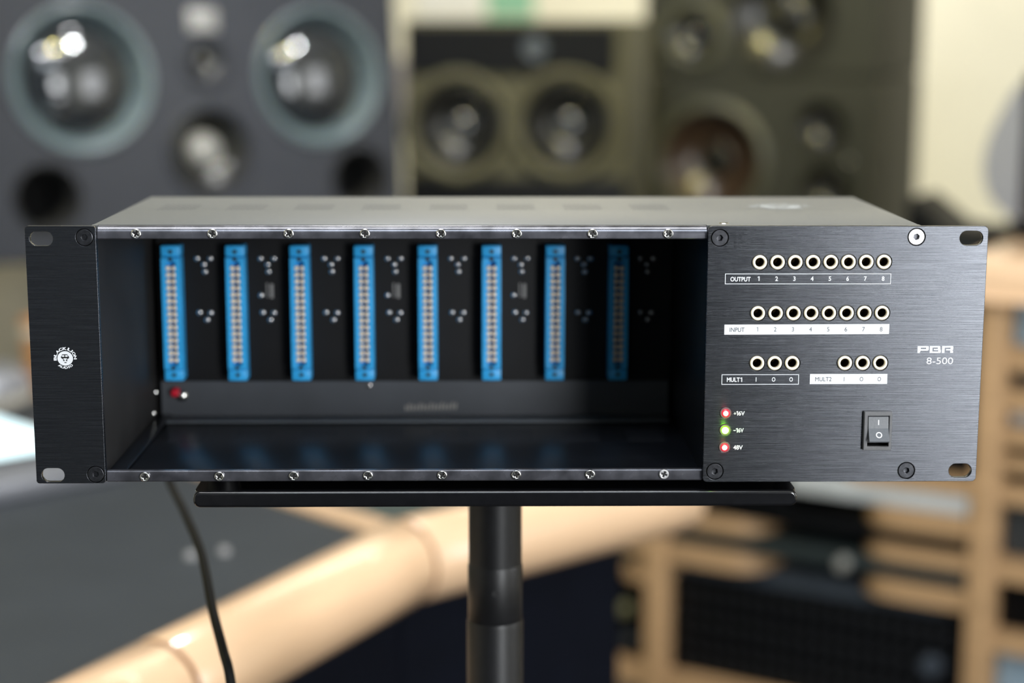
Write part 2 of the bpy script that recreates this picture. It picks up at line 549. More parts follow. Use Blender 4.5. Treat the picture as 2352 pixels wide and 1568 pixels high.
# panels with real slots and holes
jacks = []
for i in range(8):
    jacks.append((126.24 + 8.967 * i, 47.7 + 0.03 * i))
for i in range(8):
    jacks.append((126.0 + 9.012 * i, 21.75 + 0.02 * i))
for x in (126.29, 135.29, 144.2, 171.11, 180.19, 189.19):
    jacks.append((x, -3.92))
leds = [(110.92, -29.85), (110.82, -38.72), (110.75, -47.76)]
ear_screws = [(-211.76, 60.31), (-211.07, -61.3)]
pan_screws = [(105.83, 59.99), (205.06, 60.54), (106.09, -60.60), (205.01, -60.40)]


def slot(cx, cz, w=11.7, h=7.3):
    return [(x * mm, z * mm) for x, z in rrect(cx - w / 2, cx + w / 2, cz - h / 2, cz + h / 2, h / 2 - 0.05, 8)]


def cm(x, z, r, n=32):
    return circ(x * mm, z * mm, r * mm, n)


ear = ob('ear_panel', plate([rrect(-0.2413, -0.2062, -0.0660, 0.0660, 0.0016)] + [slot(-233.3, 59.7), slot(-232.8, -61.6)] +
         [cm(x, z, 4.45) for x, z in ear_screws], 0.0, 0.003, 0.00010), M['brushed'], rack, K)
fp = ob('front_panel', plate([rrect(0.0999, 0.2413, -0.0662, 0.0660, 0.0022)] + [slot(232.8, 59.9), slot(232.9, -60.5)] +
        [cm(x, z, 4.45) for x, z in pan_screws] + [cm(x, z, 4.08) for x, z in jacks] + [cm(x, z, 3.0) for x, z in leds] +
        [[(x * mm, z * mm) for x, z in rrect(183.2, 195.2, -47.5, -30.5)]], 0.0, 0.003, 0.00022), M['brushed'], rack, K)
ob('ear_bracket', B(-0.2185, -0.2063, 0.0031, 0.0046, -0.0655, 0.0655), M['inner'], rack, K)
ob('panel_backing', plate([rrect(0.1022, 0.2130, -0.0642, 0.0642)] + [cm(x, z, 4.08) for x, z in jacks] + [[(x * mm, z * mm) for x, z in rrect(183.2, 195.2, -47.5, -30.5)]],
                          0.0031, 0.0041), M['recess'], rack, K)


# rails with a rounded shoulder
def arc(cy, cz, r, a0, a1, n=7):
    return [(cy + r * math.cos(R(a0 + (a1 - a0) * i / n)), cz + r * math.sin(R(a0 + (a1 - a0) * i / n))) for i in range(n + 1)]


ob('top_rail', extr(arc(0.0074, 0.0613, 0.0044, 90, 180, 10) + [(0.003, 0.0596), (0.0034, 0.0591), (0.0046, 0.0591), (0.0050, 0.0615), (0.0080, 0.0640), (0.0080, 0.0657)], -0.2060, 0.0997), M['rail'], rack, K)
ob('bottom_rail', extr([(0.0080, -0.0657)] + arc(0.0040, -0.0652, 0.0010, 270, 180, 3) + [(0.003, -0.0608), (0.0034, -0.0603), (0.0062, -0.0603), (0.0062, -0.0644), (0.0080, -0.0644)], -0.2060, 0.0997), M['rail'], rack, K)


# pan-head rail screws with a cross recess
def plus(s, w):
    return [(-w, -s), (w, -s), (w, -w), (s, -w), (s, w), (w, w), (w, s), (-w, s), (-w, w), (-s, w), (-s, -w), (-w, -w)]


head_me = plate([circ(0, 0, 2.5 * mm, 28), [(x * mm, z * mm) for x, z in plus(1.55, 0.46)]], -0.0015, 0.0003, 0.00035, 2)
head_me.materials.append(M['steel'])
cross_me = fin(LT([(0, -0.0004), (1.9 * mm, -0.0004), (1.9 * mm, 0.0002), (0, 0.0002)], 16))
cross_me.materials.append(M['recess'])
rail_x = [-186.5 + 38.09 * i for i in range(8)]
k = 0
for zz, sgn in ((61.83, 1), (-62.95, -1)):
    for i, x in enumerate(rail_x):
        a = random.uniform(0, PI / 2)
        h = ob('rail_screw', head_me, None, rack, (x * mm, 0.003, FOOT + zz * mm + (0.00010 * i - 0.0003 if sgn < 0 else 0)), (0, a, 0))
        ob('cross_recess', cross_me, None, h)
        if sgn < 0 and i == 7:
            wm = head_me.copy()
            wm.materials.clear()
            wm.materials.append(M['silverscrew'])
            h.data = wm
            h['label'] = 'dull silver worn rail screw'

# countersunk hex screws
hexl = [(1.55 * mm * math.cos(PI / 3 * i + 0.2), 1.55 * mm * math.sin(PI / 3 * i + 0.2)) for i in range(6)]
cap_me = plate([circ(0, 0, 4.1 * mm, 40), hexl], 0.00005, 0.0022, 0.00025)
cap_me.materials.append(M['blackscrew'])
cap2_me = cap_me.copy()
cap2_me.materials.clear()
cap2_me.materials.append(M['silverscrew'])
sock_me = fin(LT([(0, 0.0018), (1.75 * mm, 0.0016), (1.75 * mm, 0.0021), (0, 0.0021)], 12))
sock_me.materials.append(M['blackscrew'])
for i, (x, z) in enumerate(ear_screws + pan_screws):
    h = ob('panel_screw', cap2_me if i == 3 else cap_me, None, rack, (x * mm, 0, FOOT + z * mm), (0, random.uniform(-0.6, 0.6), 0))
    if i == 3:
        h['label'] = 'bright silver panel screw'
    ob('hex_socket', sock_me, None, h)
    ob('countersink', LT([(4.44 * mm, 0.0003), (4.44 * mm, 0.0024), (4.1 * mm, 0.0024)], 32), M['recess'], h)

# patch jacks
ring_me = fin(LT([(3.63 * mm, 0.002), (3.63 * mm, -0.0004), (3.50 * mm, -0.00075), (3.25 * mm, -0.0009), (2.62 * mm, -0.0009), (2.40 * mm, -0.0007), (2.27 * mm, -0.0003), (2.27 * mm, 0.0015)], 40), True, 50)
ring_me.materials.append(M['gold'])
bore_me = fin(LT([(2.26 * mm, 0.0012), (2.2 * mm, 0.012), (1.2 * mm, 0.0125), (0, 0.0125)], 28))
bore_me.materials.append(M['bore'])
slv_me = fin(LT([(3.66 * mm, 0.0005), (4.07 * mm, 0.0005), (4.07 * mm, 0.004), (3.6 * mm, 0.004)], 32))
slv_me.materials.append(M['nylon'])
for x, z in jacks:
    j = ob('patch_jack', ring_me, None, rack, (x * mm, 0, FOOT + z * mm))
    ob('jack_bore', bore_me, None, j)
    ob('jack_collar', slv_me, None, j)

# indicator lamps
rim_me = fin(LT([(2.95 * mm, 0.002), (2.95 * mm, -0.0003), (2.75 * mm, -0.0006), (2.25 * mm, -0.0006), (2.1 * mm, -0.0002)], 32))
rim_me.materials.append(M['ledclear'])
for i, (x, z) in enumerate(leds):
    g = i == 1
    l = ob('indicator_lamp', rim_me, None, rack, (x * mm, 0, FOOT + z * mm))
    l['label'] = 'green lit indicator lamp' if g else 'red lit indicator lamp'
    ob('lamp_lens', LT([(2.2 * mm, 0.0012), (2.2 * mm, -0.0004), (1.95 * mm, -0.0010), (1.6 * mm, -0.0013), (0, -0.0013)], 28), M['ledgreen' if g else 'ledred'], l)
    ob('lamp_core', LT([((1.75 if g else 1.30) * mm, -0.00131), (1.1 * mm, -0.0016), (0.6 * mm, -0.0018), (0, -0.0019)], 24, c=(-0.0001, 0, 0)), M['ledgreencore' if g else 'ledredcore'], l)

for i, (x, z) in enumerate(leds):
    pd = bpy.data.lights.new('indicator_glow', 'POINT')
    pd.shadow_soft_size = 0.001
    pd.energy = 0.0030 if i == 1 else 0.0006
    pd.color = (0.25, 1.0, 0.0) if i == 1 else (1.0, 0.08, 0.10)
    po = bpy.data.objects.new('indicator_glow', pd)
    po.location = (x * mm, -0.0050, ZR + z * mm)
    C.objects.link(po)

# rocker switch
bz = ob('power_switch', plate([[(x * mm, z * mm) for x, z in rrect(181.7, 196.05, -49.1, -28.8, 0.35, 3)], [(x * mm, z * mm) for x, z in rrect(183.6, 194.55, -46.9, -31.0)]], -0.0028, 0.0, 0.0003), M['switch'], rack, K)
ob('switch_well', B(0.1834, 0.1948, 0.006, 0.0075, -0.0472, -0.0307), M['recess'], bz)
ob('rocker', extr([(0.006, -0.0312), (-0.0017, -0.0312), (-0.0022, -0.0316), (-0.0028, -0.0375), (-0.0062, -0.0436), (-0.0059, -0.0442), (0.006, -0.0425)], 0.18395, 0.1942), M['rocker'], bz, smooth=False)
# printed marks lie in the two facets of the rocker
f1 = ob('on_mark', plate([rrect(-0.00028, 0.00028, -0.0013, 0.0013)], -0.00012, 0.00002), M['print'], bz, (0.18905, -0.00255, -0.0344), (R(-5.8), 0, 0))
f2 = ob('off_mark', plate([circ(0, 0, 0.00160, 28), circ(0, 0, 0.00108, 28)], -0.00012, 0.00002), M['print'], bz, (0.18905, -0.0046, -0.0406), (R(-29), 0, 0))

# printed labels on the front panel
YP = -0.00006
YQ = -0.00012


def sc(t):
    v, f = t
    return [(a * mm, b, c * mm) for a, b, c in v], f


def nums(chars, x0, dx, z, h, y, w, wk=1.0):
    return [sc(digit(c, x0 + dx * i, z, h, y, w, wk)) for i, c in enumerate(chars)]


flat('output_label', [sc(frame_poly(108.9, 193.0, 36.6, 42.0, 0.33, YP)), sc(text('OUTPUT', 111.65, 121.9, 38.0, 40.35, YP, 0.030))] +
     nums('12345678', 126.02, 8.995, 39.4, 2.35, YP, 0.026, 0.92), M['print'], fp)
ib = flat('input_label', [sc(polyset([((109.2, 10.75), (193.15, 11.0), (193.15, 16.2), (109.2, 15.95))], YP))], M['print'], fp)
flat('input_lettering', [sc(text('INPUT', 111.95, 119.45, 12.2, 14.4, YQ, 0.0))] + nums('12345678', 126.07, 8.993, 13.5, 2.2, YQ, -0.004, 0.92), M['printdark'], fp)
flat('mult_one_label', [sc(frame_poly(108.43, 147.92, -15.1, -9.75, 0.33, YP)), sc(text('MULT', 111.1, 117.75, -13.7, -11.35, YP, 0.030)), sc(one(118.6, -12.52, 2.35, YP))] +
     nums('I', 126.05, 9, -12.4, 2.3, YP, 0.012) + nums('OO', 135.0, 8.95, -12.4, 2.3, YP, 0.026, 0.75), M['print'], fp)
flat('mult_two_label', [sc(polyset([((153.55, -14.87), (193.2, -14.87), (193.2, -9.6), (153.55, -9.6))], YP))], M['print'], fp)
flat('mult_two_lettering', [sc(text('MULT2', 156.3, 164.6, -13.4, -11.2, YQ, 0.0))] + nums('I', 171.0, 9, -12.3, 2.2, YQ, -0.014) + nums('OO', 179.97, 9.09, -12.3, 2.2, YQ, -0.004, 0.75), M['printdark'], fp)
for s, x0, x1, z in (('+16V', 115.1, 120.75, -30.05), ('-16V', 115.15, 120.4, -38.95), ('48V', 115.25, 120.15, -47.95)):
    if '1' in s:
        pm = [((x0, z - 0.28), (x0 + 1.2, z - 0.28), (x0 + 1.2, z + 0.12), (x0, z + 0.12))]
        if s[0] == '+':
            pm.append(((x0 + 0.4, z - 0.68), (x0 + 0.8, z - 0.68), (x0 + 0.8, z + 0.52), (x0 + 0.4, z + 0.52)))
        flat('voltage_label', [sc(polyset(pm, YP)), sc(one(x0 + 1.85, z, 2.3, YP)), sc(text('6V', x0 + 2.4, x1, z - 1.15, z + 1.15, YP, 0.026))], M['print'], fp)
    else:
        flat('voltage_label', [sc(text(s, x0, x1, z - 1.15, z + 1.15, YP, 0.026))], M['print'], fp)
flat('model_number', [sc(text('8-500', 212.95, 226.5, -4.6, -1.15, YP, 0.0))], M['print'], fp)
# wide square-cut model letters, drawn from strokes (x 0-1, z 0-1 per letter)
glyph = {'P': [[(0, 0), (0.20, 0), (0.28, 0.32), (0.28, 1), (0, 1)], [(0.28, 0.76), (1, 0.76), (1, 0.92), (0.93, 1), (0.28, 1)], [(0.76, 0.56), (1, 0.56), (1, 0.76), (0.76, 0.76)],
               [(0.28, 0.32), (0.88, 0.32), (1, 0.44), (1, 0.56), (0.28, 0.56)]],
         'B': [[(0, 0), (0.24, 0), (0.24, 1), (0, 1)], [(0.24, 0), (0.92, 0), (1, 0.09), (1, 0.22), (0.24, 0.22)], [(0.76, 0.22), (1, 0.22), (1, 0.40), (0.94, 0.5), (0.76, 0.42)],
               [(0.36, 0.42), (0.76, 0.42), (0.94, 0.5), (0.94, 0.6), (0.36, 0.6)], [(0.72, 0.6), (0.94, 0.6), (0.94, 0.78), (0.72, 0.78)], [(0.24, 0.78), (0.94, 0.78), (0.94, 0.92), (0.86, 1), (0.24, 1)]],
         'R': [[(0, 0), (0.24, 0), (0.24, 1), (0, 1)], [(0.24, 0.77), (1, 0.77), (1, 0.92), (0.93, 1), (0.24, 1)], [(0.76, 0.57), (1, 0.57), (1, 0.77), (0.76, 0.77)],
               [(0.36, 0.37), (0.92, 0.37), (1, 0.46), (1, 0.57), (0.36, 0.57)], [(0.74, 0), (1, 0), (1, 0.28), (0.92, 0.37), (0.74, 0.37)]]}
pp = []
for i, c in enumerate('PBR'):
    gx, gw = 208.05 + 6.25 * i, 5.75
    for st in glyph[c]:
        pp.append([(gx + a * gw, 1.2 + b * 3.6) for a, b in st])
flat('model_letters', [sc(polyset(pp, YP))], M['print'], fp)


# round emblem: pale disc with a dark big-cat face, words bent around it
def emblem(parent, cx, cz, s, loc, mw, md, xf=None):
    def zp(x, y):                             # drawing units -> mm
        return (cx + (x - 998) * 0.01529 * s, cz - (y - 762) * 0.01529 * s)

    def put(parts):
        if xf is None:
            return [sc(p) for p in parts]
        return [([xf(a, c, b) for a, b, c in v], f) for v, f in parts]
    white = [polyset([[zp(998 + 257 * math.cos(2 * PI * i / 40), 758 + 243 * math.sin(2 * PI * i / 40)) for i in range(40)]], YP)]
    for word, angs in (('BLACK', (181, 158, 137, 115, 91)), ('LION', (63, 47, 29, 6))):
        for c, a in zip(word, angs):
            me = text_raw(c, 0.045)
            xs = [v.co.x for v in me.vertices]
            zs = [v.co.y for v in me.vertices]
            ax, bx, az, bz_ = min(xs), max(xs), min(zs), max(zs)
            ww = 40 if c == 'I' else 130
            t = R(a - 90)
            vs = []
            for v in me.vertices:
                u = ((v.co.x - ax) / (bx - ax) - 0.5) * ww
                w = ((v.co.y - az) / (bz_ - az) - 0.5) * 98 + 330
                x, y = u * math.cos(t) - w * math.sin(t), u * math.sin(t) + w * math.cos(t)
                q = zp(998 + x, 760 - y)
                vs.append((q[0], YP, q[1]))
            white.append((vs, [tuple(p.vertices) for p in me.polygons]))
            bpy.data.meshes.remove(me)
    for c, a in zip('AUDIO', (233, 252, 274, 291, 307)):
        me = text_raw(c, 0.045)
        xs = [v.co.x for v in me.vertices]
        zs = [v.co.y for v in me.vertices]
        ax, bx, az, bz_ = min(xs), max(xs), min(zs), max(zs)
        ww = 34 if c == 'I' else 112
        t = R(a + 90)
        vs = []
        for v in me.vertices:
            u = ((v.co.x - ax) / (bx - ax) - 0.5) * ww
            w = ((v.co.y - az) / (bz_ - az) - 0.5) * 84 - 306
            x, y = u * math.cos(t) - w * math.sin(t), u * math.sin(t) + w * math.cos(t)
            q = zp(998 + x, 760 - y)
            vs.append((q[0], YP, q[1]))
        white.append((vs, [tuple(p.vertices) for p in me.polygons]))
        bpy.data.meshes.remove(me)
    flat('maker_emblem', put(white), mw, parent, loc)
    dark = [[(905, 622), (1068, 622), (1100, 665), (1135, 718), (1105, 768), (1062, 772), (1040, 752), (955, 752), (930, 772), (890, 765), (855, 718), (885, 662)],
            [(918, 765), (975, 812), (970, 850), (940, 850)], [(1072, 770), (1020, 808), (1025, 845), (1058, 852)], [(955, 893), (1000, 880), (1050, 893), (1025, 910), (975, 910)]]
    eyes = [[(x + 46 * math.cos(2 * PI * i / 14), 676 + 29 * math.sin(2 * PI * i / 14)) for i in range(14)] for x in (932, 1042)]
    flat('emblem_face', put([polyset([[zp(*p) for p in q] for q in dark], YQ)]), md, parent, loc)
    flat('emblem_eyes', put([polyset([[zp(*p) for p in q] for q in eyes], YQ - 0.00006)]), mw, parent, loc)


emblem(ear, -223.95, -1.06, 1.0, (0, 0, 0), M['print'], M['recess'])
tc = [c for c in rack.children if c.name.startswith('top_cover')][0]
emblem(tc, 0, 0, 3.0, (0.1535, 0.100, 0.0661), M['toplogo'], M['chassis'], lambda a, c, b: (a * mm, c * mm, -b))

# vents in the top and floor: eight patches of small round holes each
for nm, zz, par in (('top_vents', 0.06604, rack), ('floor_vents', -0.06446, rack)):
    bm = bmesh.new()
    for g in range(8):
        gx = -0.1815 + 0.0372 * g
        for r_ in range(9):
            for c_ in range(7):
                cx = gx - 0.009 + c_ * 0.003 + (0.0015 if r_ % 2 else 0)
                cy = 0.083 + r_ * 0.0036
                vs = [bm.verts.new((cx + 0.001 * math.cos(PI / 4 * i), cy + 0.001 * math.sin(PI / 4 * i), zz)) for i in range(8)]
                bm.faces.new(vs)
    o = ob(nm, bm, M['vent'] if nm == 'top_vents' else M['floorvent'], par, K, smooth=False)
    o['kind'] = 'stuff'
o = ob('cover_screw', LT([(0, 0.0664), (0.0022, 0.0664), (0.0026, 0.0660), (0, 0.0660)], 16, 'z', (0.1095, 0.0125, 0)), M['steel'], rack, K)

# ---------------- backplane
board = ob('circuit_board', B(-0.2050, 0.0985, 0.1500, 0.1517, -0.0642, 0.0640), M['pcb'], rack, K)
lower = ob('lit_rear_strip', extr([(0.1495, -0.0644), (0.1405, -0.0644), (0.1405, -0.0638), (0.1485, -0.0638), (0.1490, -0.0430), (0.1496, -0.0428)], -0.2045, 0.0980), M['lip'], rack, K)  # paler than the board; overhead light low on the back is painted in

ob('floor_sheen_bend', B(-0.2040, 0.0975, 0.1300, 0.1404, -0.0644, -0.0630, 0.0009), M['bend'], rack, K)  # pale strip: the sheen of the front light is put into its colour
# connectors: body with a real slot, flange ears, and 30 contacts each
cb = bmesh.new()
bm_me = plate([rrect(-0.0055, 0.0055, -0.0330, 0.0330), rrect(-0.0026, 0.0026, -0.0308, 0.0308)], -0.0130, -0.0005, 0.0003)
body_vs = bm_me
con_me = bpy.data.meshes.new('connector')
b2 = bmesh.new()
b2.from_mesh(bm_me)
box(b2, -0.0055, 0.0055, -0.0122, 0.0, 0.0335, 0.0400, 0.0006)
box(b2, -0.0055, 0.0055, -0.0122, 0.0, -0.0400, -0.0335, 0.0006)
box(b2, -0.0028, 0.0028, -0.0070, -0.0010, -0.0310, 0.0310)
con_me = fin(b2)
con_me.materials.append(M['blue'])
cont_me = fin(LT([(0.00145, 0.0014), (0.00145, -0.0008), (0.0011, -0.0013), (0.0005, -0.0016), (0, -0.0016)], 10))
cont_me.materials.append(M['contact'])
hole_me = fin(LT([(0, 0), (0.0013, 0), (0.0013, 0.0004), (0, 0.0004)], 14))
hole_me.materials.append(M['recess'])
slit_me = fin(B(-0.0004, 0.0004, -0.0001, 0.0004, -0.0305, 0.0305))
slit_me.materials.append(M['recess'])
for i in range(8):
    cx = -0.1946 + 0.03735 * i
    con = ob('edge_connector', con_me, None, rack, (cx, 0.1500, FOOT - 0.0004))
    for r_ in range(15):
        for s in (-1, 1):
            ob('contact', cont_me, None, con, (s * 0.00172, -0.0118, -0.0275 + 0.00388 * r_))
    for z in (0.0365, -0.0365):
        ob('mounting_hole', hole_me, None, con, (0, -0.0124, z))
    for z in (0.0322, -0.0322):
        ob('mounting_hole', hole_me, None, con, (0, -0.0132, z))
    # solder joints right of each connector
bead_me = fin(LT([(0.0017, 0), (0.0016, -0.0007), (0.0010, -0.0012), (0, -0.0014)], 12))
bead_me.materials.append(M['solder'])
for i in range(8):
    cx = -0.1771 + 0.03735 * i
    for dx, dz in ((-4.0, 30.7), (3.8, 30.7), (0, 27.1), (0.5, 22.9), (-3.4, -1.5), (3.2, -1.7), (1.0, -5.9)):
        ob('solder_joint', bead_me, None, board, (cx + dx * mm, 0.1500, dz * mm))
    if i in (1, 3, 5):
        ob('solder_joint', bead_me, None, board, (cx - 4.2 * mm, 0.1500, 0.0088))
        flat('board_marking', [polyset([((cx - 0.0010, 0.0075), (cx - 0.0002, 0.0075), (cx - 0.0002, 0.0160), (cx - 0.0010, 0.0160)),
                                        ((cx + 0.0012, 0.0070), (cx + 0.0030, 0.0070), (cx + 0.0030, 0.0155), (cx + 0.0012, 0.0155))], 0.14992)], M['silk'], board)
bars = []
for q in range(15):
    x = -0.0597 + q * 0.00213
    h = (0.0030, 0.0042, 0.0036)[q % 3]
    bars.append(((x, -0.0608), (x + 0.0014, -0.0608 + 0.0001 * q), (x + 0.0014, -0.0608 + h + 0.00012 * q), (x, -0.0608 + h)))
flat('board_marking', [polyset(bars, 0.14840)], M['silk'], board)
ob('power_bead', LT([(0.0030, 0), (0.0030, -0.002), (0.0020, -0.0042), (0, -0.0048)], 16), M['redbead'], board, (-0.1960, 0.1485, -0.0492))
ob('board_screw', LT([(0.0032, 0), (0.0030, -0.0012), (0.0018, -0.0022), (0, -0.0025)], 16), M['steel'], board, (-0.1918, 0.1470, -0.0512))
ob('board_screw', LT([(0.0016, 0), (0.0014, -0.0008), (0, -0.0012)], 12), M['steel'], board, (-0.0809, 0.1485, -0.0456))
for y, z in ((0.147, -0.049), (0.139, -0.0600)):
    ob('rivet', LT([(0.0016, 0), (0.0014, 0.0006), (0, 0.0009)], 12, 'x'), M['steel'], rack, (-0.2074, y, FOOT + z))

# ------------------------------------------------------------------ the stand under the chassis
ZT = ZR - FOOT                                # shelf top
stand = thing('equipment_stand', 'black column stand with a narrow lipped tray holding the rack chassis', 'stand', (-0.0061, 0.09, 0))
sx = 0.0061
tray = ob('tray', plate([rrect(-0.1621 + sx, 0.1493 + sx, -0.0880, 0.1000, 0.007)], 0, 0.0016, 0.0004), M['stand'], stand, (0, 0, ZT), (R(90), 0, 0))
tray.data.transform(Matrix.Identity(4))
tray.rotation_euler = (R(-90), 0, 0)
# front lip: a bent strip with rounded lower corners
ob('tray_lip', plate([rrect(-0.1621 + sx, 0.1493 + sx, ZT - 0.0078, ZT + 0.0006, 0.0036)], -0.0897, -0.0862, 0.0015, 3), M['stand'], stand)
ob('pole', LT([(0, 0.05), (0.0152, 0.05), (0.0152, ZT - 0.003), (0.04, ZT - 0.003), (0.04, ZT - 0.0017), (0, ZT - 0.0017)], 40, 'z'), M['pole'], stand)
ob('pole_collar', LT([(0.0152, 0.9285), (0.0157, 0.9295), (0.0157, 0.9615), (0.0152, 0.9630)], 40, 'z'), M['pole'], stand)
ob('pole_sleeve', LT([(0.0155, 0.10), (0.0163, 0.10), (0.0163, 0.9280), (0.0158, 0.9300)], 40, 'z'), M['pole'], stand)
ob('pin_hole', LT([(0, -0.0160), (0.0021, -0.0160), (0.0021, -0.0150), (0, -0.0150)], 16, 'y', (0, 0, 0.9494)), M['recess'], stand)
ob('base_plate', LT([(0, 0.0), (0.19, 0.0), (0.19, 0.012), (0.16, 0.022), (0.04, 0.03), (0.03, 0.11), (0, 0.11)], 48, 'z'), M['stand'], stand)

# ------------------------------------------------------------------ cable hanging behind the chassis
cab = ob('power_cable', tube([(-0.205, 0.172, 1.09), (-0.224, 0.215, 1.045), (-0.2190, 0.228, 0.985), (-0.200, 0.19, 0.964), (-0.184, 0.15, 0.950), (-0.170, 0.10, 0.932), (-0.160, 0.07, 0.919),
                              (-0.153, 0.05, 0.907), (-0.1465, 0.030, 0.865), (-0.145, 0.010, 0.80), (-0.185, -0.06, 0.5), (-0.27, -0.19, 0.06), (-0.33, -0.25, 0.006), (-0.6, -0.35, 0.006)], 0.0028, 12), M['cable'])
tag(cab, 'thin black cable hanging down behind the chassis in front of the desk', 'cable')


# ------------------------------------------------------------------ loudspeakers
def driver(parent, name, u, v, r_out, r_in, surround, cone, cap, cap_r, depth=0.03, y0=0.0, bulge=0.008, cap_h=0.012):
    """part with sub-parts: flange ring, half-round surround, cone, dust cap"""
    o = ob(name, LT([(r_out * 1.0, y0 + 0.002), (r_out, y0 - 0.003), (r_out * 0.95, y0 - 0.005), (r_out * 0.93, y0 - 0.002)], 48), surround, parent, (u, 0, v))
    pr = []
    for i in range(9):
        a = PI * i / 8
        rm, rw = (r_out * 0.94 + r_in) / 2, (r_out * 0.94 - r_in) / 2
        pr.append((rm + rw * math.cos(a), y0 - bulge * math.sin(a)))
    ob('surround', LT(pr, 48), surround, o)
    cp = []
    for i in range(7):
        t = i / 6
        cp.append((r_in + (cap_r * 0.9 - r_in) * t, y0 + depth * (1 - (1 - t) ** 1.6)))
    ob('cone', LT(cp, 48), cone, o)
    dc = []
    for i in range(8):
        a = PI / 2 * i / 7
        dc.append((cap_r * math.cos(a), y0 + depth * 0.95 - cap_h * math.sin(a)))
    ob('dust_cap', LT(dc, 40), cap, o)
    return o


def cabinet(name, label, loc, rot, x0, x1, z0, z1, dep, mt, holes, bmt=None, rad=0.006):
    """box shell with a baffle that has real holes; local y runs into the cabinet, z from the base"""
    t = thing(name, label, 'speaker', loc, rot)
    sh = plate([rrect(x0, x1, z0, z1, rad), rrect(x0 + 0.016, x1 - 0.016, z0 + 0.016, z1 - 0.016)], 0.002, dep, 0.002)
    ob('cabinet', sh, mt, t)
    ob('back_panel', B(x0 + 0.014, x1 - 0.014, dep - 0.018, dep - 0.002, z0 + 0.014, z1 - 0.014), mt, t)
    ob('baffle', plate([rrect(x0 + 0.001, x1 - 0.001, z0 + 0.001, z1 - 0.001, rad)] + [circ(u, v, r, 40) for u, v, r in holes], -0.004, 0.016, 0.002), bmt or mt, t)
    return t


def port(parent, u, v, r, d=0.12):
    ob('port', LT([(r * 1.12, -0.005), (r * 1.06, -0.007), (r, -0.002), (r * 0.92, 0.02), (r * 0.9, d), (0, d)], 36), M['port'], parent, (u, 0, v))


# left: wide slate speaker, two glossy drivers; tilted back a little and turned inwards
LZ = 0.250                                    # baffle origin above the cabinet base
hl = [(-0.183, LZ, 0.092), (0.183, LZ, 0.092), (0.002, LZ + 0.023, 0.034), (-0.001, LZ - 0.105, 0.062), (-0.243, LZ - 0.163, 0.044), (0.243, LZ - 0.155, 0.044)]
ls = cabinet('studio_monitor', 'wide slate-black speaker with two glossy black drivers in grey-teal rings', (-0.402, 1.635, 1.204 - LZ), (R(-5), 0, R(31.5)), -0.335, 0.318, 0.0, 0.46, 0.36, M['cab_blue'], hl)
for u in (-0.183, 0.183):
    w = ob('woofer', LT([(0.1035, -0.002), (0.1035, -0.0065), (0.100, -0.0085), (0.096, -0.0075)], 56), M['surround'], ls, (u, 0, LZ))
    ob('surround', LT([(0.0965, -0.0075), (0.094, -0.0060), (0.089, 0.0040), (0.083, 0.0150), (0.0785, 0.0200)], 56), M['surround'], w)
    ob('dust_cap', LT([(0.079 * math.cos(PI / 2 * i / 12), 0.0205 - 0.030 * math.sin(PI / 2 * i / 12)) for i in range(13)], 56), M['gloss'], w)
driver(ls, 'tweeter', 0.002, LZ + 0.023, 0.038, 0.024, M['cab_blue'], M['cone'], M['cone'], 0.013, depth=0.008, y0=-0.004, bulge=0.002, cap_h=0.007)
md = driver(ls, 'midrange', -0.001, LZ - 0.105, 0.068, 0.058, M['cab_blue'], M['cone'], M['grey_dome'], 0.026, depth=0.026, y0=-0.004, bulge=0.004, cap_h=0.018)
port(ls, -0.243, LZ - 0.163, 0.044)
port(ls, 0.243, LZ - 0.155, 0.044)
ob('badge', B(-0.022, 0.022, -0.0065, -0.0035, LZ + 0.066, LZ + 0.098, 0.001), M['badge'], ls)

# middle: olive-grey twin-woofer speaker
MZ = 0.150
hm = [(-0.086, MZ - 0.003, 0.066), (0.086, MZ, 0.066)]
ms = cabinet('twin_woofer_speaker', 'olive-grey speaker with two dark woofers side by side below a black strip', (0.038, 1.871, 1.126 - MZ), (0, 0, R(-8)), -0.173, 0.214, 0.0, MZ + 0.163, 0.30, M['cab_olive'], hm)
ob('horn_strip', plate([rrect(-0.168, 0.162, MZ + 0.078, MZ + 0.154, 0.004), circ(0.036, MZ + 0.122, 0.019, 30)], -0.010, -0.0045, 0.001), M['gear_black'], ms)
ob('tweeter', LT([(0.019, -0.008), (0.013, -0.004), (0.010, -0.006), (0.005, -0.0085), (0, -0.009)], 30, 'y', (0.036, 0, MZ + 0.122)), M['gear_blue'], ms)
ob('side_shade_strip', B(0.184, 0.2125, -0.008, -0.0045, 0.003, MZ + 0.160, 0.001), M['shade_olive'], ms)  # dark strip for the shaded side; the shade is put into its colour
ob('lower_strip', B(-0.168, 0.182, -0.010, -0.0045, 0.004, 0.066, 0.001), M['gear_black'], ms)
for u, v in ((-0.086, MZ - 0.003), (0.086, MZ)):
    ob('ring_trim', LT([(0.0900, -0.0035), (0.0900, -0.012), (0.0870, -0.0165), (0.081, -0.0185), (0.073, -0.0150), (0.068, -0.004)], 48), M['cab_olive'], ms, (u, 0, v))
    driver(ms, 'woofer', u, v, 0.068, 0.056, M['cone'], M['cone'], M['gloss'], 0.024, depth=0.026, y0=-0.004, bulge=0.005, cap_h=0.012)
ob('power_light', LT([(0.0022, -0.004), (0.0018, -0.006), (0, -0.0066)], 12, 'y', (-0.012, 0, MZ + 0.040)), M['redbead'], ms)

